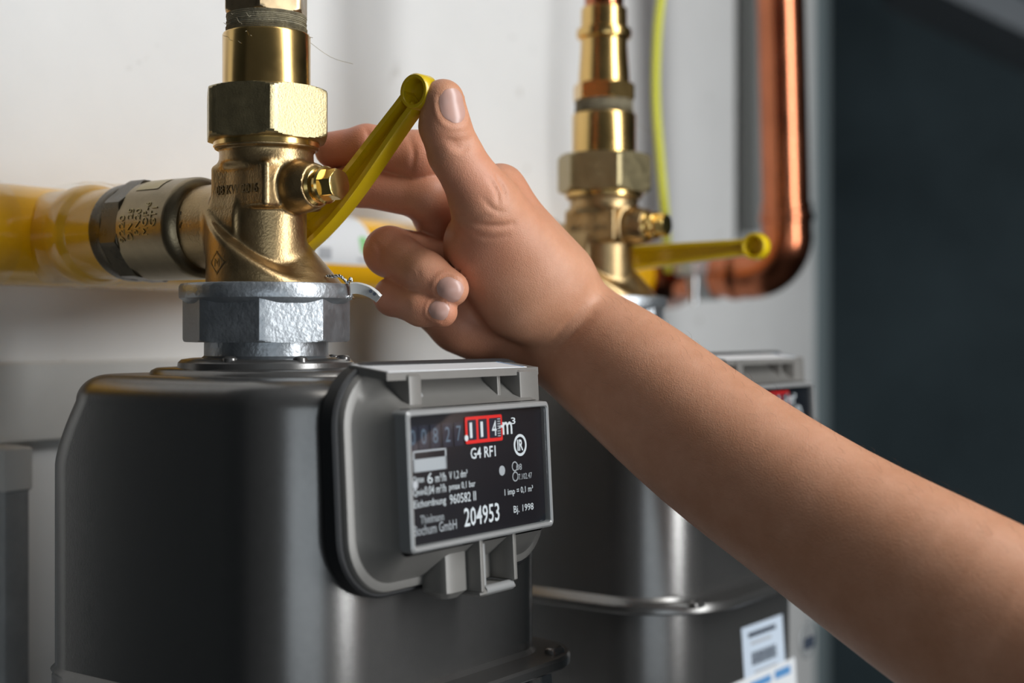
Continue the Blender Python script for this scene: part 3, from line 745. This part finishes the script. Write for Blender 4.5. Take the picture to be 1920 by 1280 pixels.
    co('hood_rib', box(44, 46.5, 94, 104, -32, -20, .4), 'counter_plastic', ho, 35)
    co('hinge_pin', lathe(ALONG((0, 101, -27.5)), [(1.6, -14), (1.6, -7)], 16), 'counter_frame', ho, 35)
    # clip under the window
    lt = merge(box(12, 38, 98, 109, -112, -89, .8), )
    co('clip_back', box(-2, 14, 92, 107, -114, -90, 3), 'counter_plastic', ho, 35)
    co('clip', merge(box(13, 15.5, 99, 114, -112, -89, .5), box(37, 39.5, 99, 114, -110, -89, .5), box(13, 39.5, 98, 101, -110, -89, .5), box(13, 39.5, 99, 113, -114, -111, 1)), 'counter_plastic', ho, 35)
    co('clip_pin', merge(lathe(VERT((20, 109, 0)), [(1.8, -110), (1.8, -92)], 16), lathe(ALONG((0, 111, -112)), [(2.2, 18), (2.2, 38)], 16)), 'counter_frame', ho, 35)
    # white label on the top of the housing
    co('top_label', wedge(-33, 64, .35, .3), 'sticker_white', ho, 0)
    co('label_stripe', wedge(61.0, 62.0, .5, .12), 'print_blue', ho, 0)
    return m
meter = build_meter('grey gas meter with black counter window below the gripped lever')

# ------------------------------------------------------------------ second meter and valve, further along the wall
def dup(root, du, label, tilt=0.0):
    r = root.copy(); COL.objects.link(r); r.location = root.location + Vector((du / 1000, 0, 0)); r['label'] = label
    for ch in list(root.children):
        if ch.name.startswith('lever') and ch.get('label'): continue
        c = ch.copy(); COL.objects.link(c); c.parent = r
        for g in ch.children:
            d = g.copy(); COL.objects.link(d); d.parent = c
    return r
meter2 = dup(meter, SP, 'grey gas meter with barcode stickers, half hidden behind the arm')
valve2 = dup(valve, SP, 'brass gas valve with level yellow lever behind the wrist')
valve2.location = W(SP, 0, 22)
_l = build_lever(valve, 0.05, 0.0, 47.0); _l.parent = valve2
for ch in list(valve2.children):
    if ch.name.startswith('hex_nipple'): bpy.data.objects.remove(ch)
obj('reducer', *merge(nut(VERT((0, 0, 0)), 6, 17.6, 146.8, 158, 0.3, 17.2, 17.0, 2.0),
    lathe(VERT((0, 0, 0)), [(16.5, 158), (16.2, 164), (15.2, 178), (14.9, 184), (14.9, 186), (17.2, 187.5), (17.8, 190), (17.2, 193), (14.9, 194), (14.6, 206), (13.5, 207)], 48)), 'brass_polished', valve, 30).parent = valve2
tag(obj('riser_pipe', *lathe(VERT((SP, 0, 0)), [(12.5, 204), (12.5, 1145)], 40), 'copper', None), 'copper riser pipe above the far brass valve', 'pipe')

# stickers on the second meter's lower shell
def lab(name, quad, mt, n, par, lift=0.0, **k):
    P = [pn(x, y, n) for x, y in quad]
    V = [(u, n + lift, z) for u, z in P] + [(u, n + lift + .15, z) for u, z in P]
    return obj(name, V, [(0, 1, 2, 3), (4, 5, 6, 7), (0, 1, 5, 4), (1, 2, 6, 5), (2, 3, 7, 6), (3, 0, 4, 7)], mt, par, 0, **k)
NF = 86.1
def quad_sub(q, a, b, c, d):
    q = [np.array(p, float) for p in q]
    f = lambda s, t: (q[0] * (1 - s) + q[1] * s) * (1 - t) + (q[3] * (1 - s) + q[2] * s) * t
    return [f(a, b), f(c, b), f(c, d), f(a, d)]
q1 = [(1390, 1178), (1466, 1151), (1473, 1258), (1397, 1290)]
s1 = lab('barcode_sticker', q1, 'sticker_blue', NF, meter2, label='pale blue sticker with a barcode')
x = 0.2
k = 0
while x < 0.8:
    w = (0.016, 0.03, 0.022)[k % 3]; lab('bar', quad_sub(q1, x, .46, min(x + w, .82), .68), 'print_dark', NF, s1, .2); x += w + (0.012, 0.02)[k % 2]; k += 1
lab('print_line', quad_sub(q1, .15, .12, .82, .20), 'print_dark', NF, s1, .2); lab('print_line', quad_sub(q1, .2, .28, .7, .33), 'print_grey', NF, s1, .2); lab('print_line', quad_sub(q1, .25, .78, .8, .82), 'print_grey', NF, s1, .2)
q2 = [(1368, 1284), (1489, 1231), (1494, 1330), (1372, 1380)]
s2 = lab('notice_sticker', q2, 'sticker_white', NF, meter2, .4, label='white sticker with blue print')
lab('print_line', quad_sub(q2, .3, .12, .62, .26), 'print_blue', NF, s2, .6); lab('print_line', quad_sub(q2, .68, .1, .92, .26), 'print_blue', NF, s2, .6)

# ------------------------------------------------------------------ seal at the silver nut
def build_seal():
    s = thing('meter_seal', 'twisted seal wire with white tag at the front silver nut', 'seal', (36, 0, 12))
    Zs = 652.0
    a = smooth_path([pz(612, 517, 641), pz(622, 518, 640), pz(637, 517, 640), pz(646, 524, 640), pz(652, 530, 640), pz(657, 522, 640), pz(661, 528, 641), pz(660, 545, 641), pz(657, 556, 641), pz(648, 557, 640)], 8)
    tw = []
    for ph in (0, math.pi):
        tw.append(tube([p + 0.55 * np.array((math.cos(i * .9 + ph) * .6, 0, math.sin(i * .9 + ph))) for i, p in enumerate(a)], 0.42, 6))
    obj('seal_wire', *merge(*tw), 'steel', s, 60)
    b = smooth_path([pz(657, 540, 640), pz(672, 540, 640), pz(690, 545, 640), pz(703, 553, 640), pz(711, 560, 640)], 6)
    V = []; F = []
    for i, p in enumerate(b):
        t = b[min(i + 1, len(b) - 1)] - b[max(i - 1, 0)]; t /= np.linalg.norm(t)
        side = np.array((-SB * .35, -CB * .35, 0.0)) + np.array((-.25, .1, .8)); side -= t * side.dot(t); side /= np.linalg.norm(side); nn = np.cross(t, side)
        w = 2.6; h = 0.8
        for a_, b_ in ((-w, -h), (w, -h), (w, h), (-w, h)): V.append(p + side * a_ + nn * b_)
    for j in range(len(b) - 1):
        for k in range(4): F.append((j * 4 + k, j * 4 + (k + 1) % 4, (j + 1) * 4 + (k + 1) % 4, (j + 1) * 4 + k))
    F += [(3, 2, 1, 0), tuple((len(b) - 1) * 4 + k for k in range(4))]
    tg = obj('seal_tag', V, F, 'seal_plastic', s, 30)
    for px_, py_ in ((695, 546), (702, 551)):
        c = pz(px_, py_, 638.6); obj('tag_hole', *tube([c, c + np.array((-CB, 0, 0)) * 0 + (np.array(CAMPOS) - c) / np.linalg.norm(CAMPOS - c) * .6], 0.8, 10), 'print_dark', tg, 0)
    return s
build_seal()

# small strip of metal hanging under the front meter's flange
hs_ = thing('hanging_strip', 'small steel strip with a hole hanging under the front flange', 'strip', (100, 96, -190))
c0 = pz(1021, 1262, 664)
def strip():
    V = []
    for s_ in (0, 1):
        for (x, z) in ((-4, 6), (4, 6), (6.5, -14), (-1.5, -14)): V.append(c0 + np.array((x, s_ * 1.0, z - 4)))
    return V, [(0, 1, 2, 3), (4, 5, 6, 7), (0, 1, 5, 4), (1, 2, 6, 5), (2, 3, 7, 6), (3, 0, 4, 7)]
sp_ = obj('strip', *strip(), 'steel', hs_, 0)
obj('strip_hole', *lathe(OUT(tuple(c0 + np.array((1.2, 1.0, -6)))), [(1.4, 0), (1.4, 0.15)], 16), 'gasket', sp_, 0)

# round tag hanging from the far meter's flange
rt = thing('round_tag', 'round printed tag hanging below the far meter flange', 'tag', (410, 96, -225))
c1 = pz(1512, 1199, 940)
obj('tag_disc', *lathe(OUT((c1[0], c1[1], c1[2])), [(12.5, 0), (13, .3), (13, .9), (12.5, 1.2)], 40), 'galvanised', rt, 30)
obj('tag_print', *box(c1[0] - 7, c1[0] + 10, c1[1] + 1.2, c1[1] + 1.3, c1[2] - 6, c1[2] + 2, .02), 'print_dark', rt, 0)
obj('hanger', *tube([c1 + np.array((0, .6, 12)), c1 + np.array((-1, 0, 26)), c1 + np.array((-3, -4, 44))], 0.6, 8), 'steel', rt, 60)
#SECTION_HAND
# ------------------------------------------------------------------ hand and forearm
J = {}
def jp(k, px, py, Z, r): J[k] = (pz(px, py, Z), r); return J[k]
stations = [  # top contour, bottom contour, distance, depth lean
    ((1092, 522), (965, 675), 703, 0.32), ((1240, 600), (1085, 790), 674, 0.28), ((1418, 722), (1243, 938), 645, 0.22), ((1636, 852), (1455, 1106), 612, 0.18), ((1910, 985), (1688, 1288), 577, 0.15), ((2250, 1145), (1985, 1505), 545, 0.1)]
rad_chain = []; uln_chain = []
for (T, B_, Z, ln) in stations:
    T = np.array(T, float); B_ = np.array(B_, float); L_ = np.linalg.norm(B_ - T); d = (B_ - T) / L_; c = (T + B_) / 2
    r = 0.335 * L_; hsep = L_ / 2 - r
    dz = hsep * Z / FPX * ln * 2.0
    pr = c - d * hsep; pu = c + d * hsep
    rad_chain.append((pz(*pr, Z - dz), r * Z / FPX)); uln_chain.append((pz(*pu, Z + dz), r * Z / FPX))
def respline(ch): return [(q[:3], q[3]) for q in smooth_path([np.append(p, r) for p, r in ch], 4)]
rad_chain, uln_chain = respline(rad_chain), respline(uln_chain)
el = (rad_chain[-1][0] + uln_chain[-1][0]) / 2
upper = [(el, 46.0), (el + np.array((60, 90, 90)), 48.0), (el + np.array((110, 190, 200)), 52.0)]

CMC = jp('cmc', 1040, 535, 678, 21)
TM = jp('tmcp', 912, 385, 650, 15.0)
TI = jp('tip_joint', 852, 286, 639, 11.8)
TD = jp('tmid', 834, 236, 634, 11.2)
TT = jp('ttip', 831, 188, 631, 9.6)
fingers = {
    'index':  [pz(893, 392, 712), pz(784, 294, 677), pz(688, 272, 676), pz(624, 281, 685)],
    'middle': [pz(856, 482, 718), pz(800, 366, 680), pz(668, 349, 681), pz(606, 352, 684)],
    'ring':   [pz(842, 492, 704), pz(730, 472, 674), pz(798, 513, 657), pz(845, 541, 651)],
    'little': [pz(818, 572, 692), pz(737, 556, 668), pz(790, 576, 656), pz(828, 584, 651)]}
fr_ = {'index': [13, 12.2, 9.5, 9.0], 'middle': [13, 11.8, 9.5, 9.0], 'ring': [12.5, 12.3, 10.2, 8.6], 'little': [11.0, 9.2, 8.4, 7.5]}
wr_r = pz(1030, 568, 690); wr_u = pz(985, 620, 713)

def hand_core(P):
    d = cone(P, wr_r, fingers['index'][0], 19, 12.5)
    d = smin(d, cone(P, wr_r, fingers['middle'][0], 19, 13), 9)
    d = smin(d, cone(P, wr_u, fingers['ring'][0], 18, 13), 9)
    d = smin(d, cone(P, wr_u, fingers['little'][0], 18, 12), 9)
    d = smin(d, cone(P, pz(862, 606, 692), pz(940, 638, 708), 15, 15.5), 8)
    d = smin(d, np.linalg.norm(P - pz(905, 560, 700), axis=1) - 19, 8)
    return d
def thumb(P):
    d = cone(P, CMC[0], TM[0], CMC[1], TM[1])
    d = smin(d, cone(P, pz(985, 545, 676), pz(918, 462, 668), 25, 22.5), 10)
    t = cone(P, TM[0], TI[0], TM[1], TI[1])
    t = smin(t, cone(P, TI[0], TD[0], TI[1], TD[1]), 4)
    t = smin(t, cone(P, TD[0], TT[0], TD[1], TT[1]), 4)
    d = smin(d, t, 7)
    d = smin(d, np.linalg.norm(P - pz(938, 356, 668), axis=1) - 10.5, 9)        # knuckle of the thumb
    d = smin(d, cone(P, pz(938, 356, 668), pz(1045, 510, 690), 10, 16), 10)     # web behind the thumb
    return d
def forearm(P):
    a = None; b = None
    for i in range(len(rad_chain) - 1):
        x = cone(P, rad_chain[i][0], rad_chain[i + 1][0], rad_chain[i][1], rad_chain[i + 1][1])
        y = cone(P, uln_chain[i][0], uln_chain[i + 1][0], uln_chain[i][1], uln_chain[i + 1][1])
        a = x if a is None else np.minimum(a, x); b = y if b is None else np.minimum(b, y)
    d = smin(a, b, 21)
    for i in range(len(upper) - 1): d = smin(d, cone(P, upper[i][0], upper[i + 1][0], upper[i][1], upper[i + 1][1]), 15)
    return d
def finger(P, k):
    q = fingers[k]; r = fr_[k]; 
    d = cone(P, q[0], q[1], r[0], r[1])
    kk = 2.0 if k in ('ring', 'little') else 4.0
    d2 = smin(cone(P, q[1], q[2], r[1], r[2]), cone(P, q[2], q[3], r[2], r[3]), 4)
    return smin(d, d2, kk)
def hand_sdf(P):
    core = smin(hand_core(P), forearm(P), 16)
    core2 = smin(core, thumb(P), 7)
    out = core2
    fs = []
    for k in ('index', 'middle', 'ring', 'little'):
        mc = np.linalg.norm(P - fingers[k][0], axis=1)
        kk = 0.7 + 6.0 * np.clip(1 - (mc - 8) / 20.0, 0, 1)
        fs.append(smin(core, finger(P, k), kk))
    f = fs[0]
    for g in fs[1:]: f = smin(f, g, 0.6)
    return smin(core2, f, 0.6)

def trace(px, py, Zs=560.0):
    d = pz(px, py, 1000.0) - pz(px, py, 500.0); d /= np.linalg.norm(d); p = pz(px, py, Zs)
    for _ in range(120):
        s = float(hand_sdf(p[None])[0])
        if s < 0.02: break
        p = p + d * s * 0.8
    return p
HV, HF = sdf_mesh(hand_sdf, (-20, -40, -210), (270, 560, 150), 1.1, 8, 1)

# skin creases: shallow grooves along polylines on the surface
creases = [([(838, 262), (862, 266), (884, 258)], .55, 1.3), ([(845, 272), (868, 275), (886, 264)], .7, 1.3), ([(850, 281), (868, 282), (889, 272)], .5, 1.2),
           ([(862, 412), (890, 420), (930, 424), (962, 420)], .7, 1.6), ([(850, 396), (880, 408), (915, 406)], .45, 1.5), ([(880, 436), (915, 446), (950, 442)], .35, 1.4),
           ([(930, 330), (942, 350), (948, 372)], .5, 1.3), ([(918, 335), (932, 358), (936, 380)], .45, 1.3), ([(905, 372), (925, 392), (948, 398)], .4, 1.3),
           ([(776, 503), (774, 515), (780, 527)], .2, 1.4), ([(785, 500), (784, 512), (789, 524)], .2, 1.4), ([(760, 560), (764, 572), (761, 584)], .18, 1.4),
           ([(685, 238), (692, 258), (688, 285)], .5, 1.5), ([(768, 256), (776, 290), (770, 325)], .4, 1.6),
           ([(1035, 640), (1060, 610), (1095, 575)], .35, 1.8), ([(1045, 655), (1075, 625), (1112, 588)], .35, 1.8), ([(700, 452), (712, 470), (712, 492)], .3, 1.5)]
G = grad(hand_sdf, HV)
for pts_, dep, w in creases:
    pl = smooth_path([trace(*p) for p in pts_], 6)
    A = np.array(pl[:-1]); B2 = np.array(pl[1:]); lo = np.minimum(A, B2).min(0) - 5; hi = np.maximum(A, B2).max(0) + 5
    ix = np.where(((HV > lo) & (HV < hi)).all(1))[0]
    if len(ix) == 0: continue
    best = np.full(len(ix), 1e9); par = np.zeros(len(ix))
    for i in range(len(A)):
        d = B2[i] - A[i]; t = np.clip(((HV[ix] - A[i]) @ d) / max(d @ d, 1e-9), 0, 1); q = np.linalg.norm(HV[ix] - A[i] - t[:, None] * d, axis=1)
        m_ = q < best; best[m_] = q[m_]; par[m_] = (i + t[m_]) / len(A)
    HV[ix] -= G[ix] * (1.7 * dep * np.exp(-(best / w) ** 2) * np.sin(np.pi * np.clip(par, .06, .94)) ** .5)[:, None]

# nails
def frame_at(c, tip_dir):
    n_ = grad(hand_sdf, c[None])[0]; a = tip_dir - n_ * tip_dir.dot(n_); a /= np.linalg.norm(a); s = np.cross(n_, a)
    return n_, a, s
def nail_patch(c, tip_dir, L_, Wd):
    n_, a, s = frame_at(c, tip_dir); V = []; F = []; NA, NB = 14, 12
    for i in range(NA + 1):
        for j in range(NB + 1):
            x = -1 + 2 * i / NA; y = -1 + 2 * j / NB
            lim = (1 - max(0, -x) ** 3.2 * 0.55) * (1 - max(0, x) ** 4 * 0.38)
            p = c + a * x * L_ * (1 - 0.10 * abs(y) ** 3) + s * y * Wd * lim
            q = p[None].copy()
            for _ in range(6): q = q - n_ * (hand_sdf(q) - (0.42 * (1 - abs(y) ** 4) * (1 - max(0, -x) ** 6) - 0.12))[:, None] * 0.8
            V.append(q[0])
    for i in range(NA):
        for j in range(NB): F.append((i * (NB + 1) + j, i * (NB + 1) + j + 1, (i + 1) * (NB + 1) + j + 1, (i + 1) * (NB + 1) + j))
    return V, F, (n_, a, s)
nails = []
c = trace(852, 198); nails.append((c, TT[0] - TD[0], 7.8, 6.2))
c = trace(843, 543); nails.append((c, fingers['ring'][3] - fingers['ring'][2], 6.2, 5.4))
c = trace(822, 580); nails.append((c, fingers['little'][3] - fingers['little'][2], 4.8, 4.5))
for k in ('index', 'middle'):
    q = fingers[k]; a = q[3] - q[2]; a /= np.linalg.norm(a); nn = np.array((0.75, -0.2, 0.6)); nn -= a * nn.dot(a); nn /= np.linalg.norm(nn)
    p = q[3] + a * 1.0 + nn * 14
    for _ in range(60): p = p - nn * float(hand_sdf(p[None])[0]) * 0.8
    nails.append((p, a, 5.4, 5.2))
# skin fold round each nail
for c, td, L_, Wd in nails:
    n_, a, s = frame_at(c, td); q = HV - c; x = q @ a / L_; y = q @ s / Wd; dz = q @ n_
    ix = (np.abs(x) < 1.6) & (np.abs(y) < 1.6) & (np.abs(dz) < 9)
    rr_ = (np.abs(x) ** 2.6 + np.abs(y) ** 2.6) ** (1 / 2.6)
    w_ = np.exp(-((rr_ - 1.06) / 0.10) ** 2) * (x < 0.75)
    inner = np.clip((1.0 - rr_) / 0.15, 0, 1)
    HV[ix] -= G[ix] * (0.25 * w_ + 0.35 * inner)[ix][:, None]
    HV[ix] += G[ix] * (0.35 * np.exp(-((rr_ - 1.28) / 0.14) ** 2) * (x < 0.6))[ix][:, None]

person = obj('person', HV, HF, 'skin', None, 0, base=(118, 300, -200))
person.data.polygons.foreach_set('use_smooth', [True] * len(person.data.polygons))
tag(person, 'bare right forearm and hand gripping the yellow lever end', 'person')
flush = np.zeros(len(HV))
for (px_, py_, Z_, rad, amt) in [(870, 340, 640, 20, .45), (835, 260, 632, 14, .35), (900, 470, 645, 22, .4), (640, 275, 675, 26, .75), (700, 290, 672, 26, .5), (780, 300, 672, 22, .4), (620, 350, 680, 24, .7), (700, 355, 680, 24, .5),
                                 (700, 480, 668, 22, .55), (830, 545, 650, 14, .4), (720, 560, 664, 22, .5), (825, 585, 650, 14, .5), (960, 380, 665, 20, .35), (870, 620, 690, 26, .35)]:
    d = np.linalg.norm(HV - pz(px_, py_, Z_), axis=1); flush = np.maximum(flush, amt * np.exp(-(d / rad) ** 2))
at = person.data.attributes.new('flush', 'FLOAT', 'POINT'); at.data.foreach_set('value', flush.astype(np.float32))
for c, td, L_, Wd in nails:
    V_, F_, _ = nail_patch(c, td, L_, Wd)
    obj('nail', V_, F_, 'nail', person, 60)

# fine hair on the forearm
hv = []
hair_rng = np.random.default_rng(3)
G2 = grad(hand_sdf, HV[::61]); C2 = HV[::61]
okk = np.where((C2[:, 1] > 120) & (C2[:, 1] < 330) & (G2[:, 2] > -0.1) & (G2[:, 0] < 0.75))[0]
for i in hair_rng.choice(okk, min(700, len(okk)), replace=False):
    p, g = C2[i], G2[i]; d = np.array((hair_rng.uniform(-.5, .5), -0.9, 0.35 + hair_rng.uniform(-.4, .4))); d -= g * d.dot(g); d /= np.linalg.norm(d)
    L_ = hair_rng.uniform(2.5, 6.0)
    hv.append(tube([p - g * .2, p + g * L_ * .28 + d * L_ * .3, p + g * L_ * .38 + d * L_ * .75, p + g * L_ * .36 + d * L_ * 1.1], [.032, .03, .024, .01], 3, False))
obj('arm_hair', *merge(*hv), 'hair', person, 60, kind='stuff')
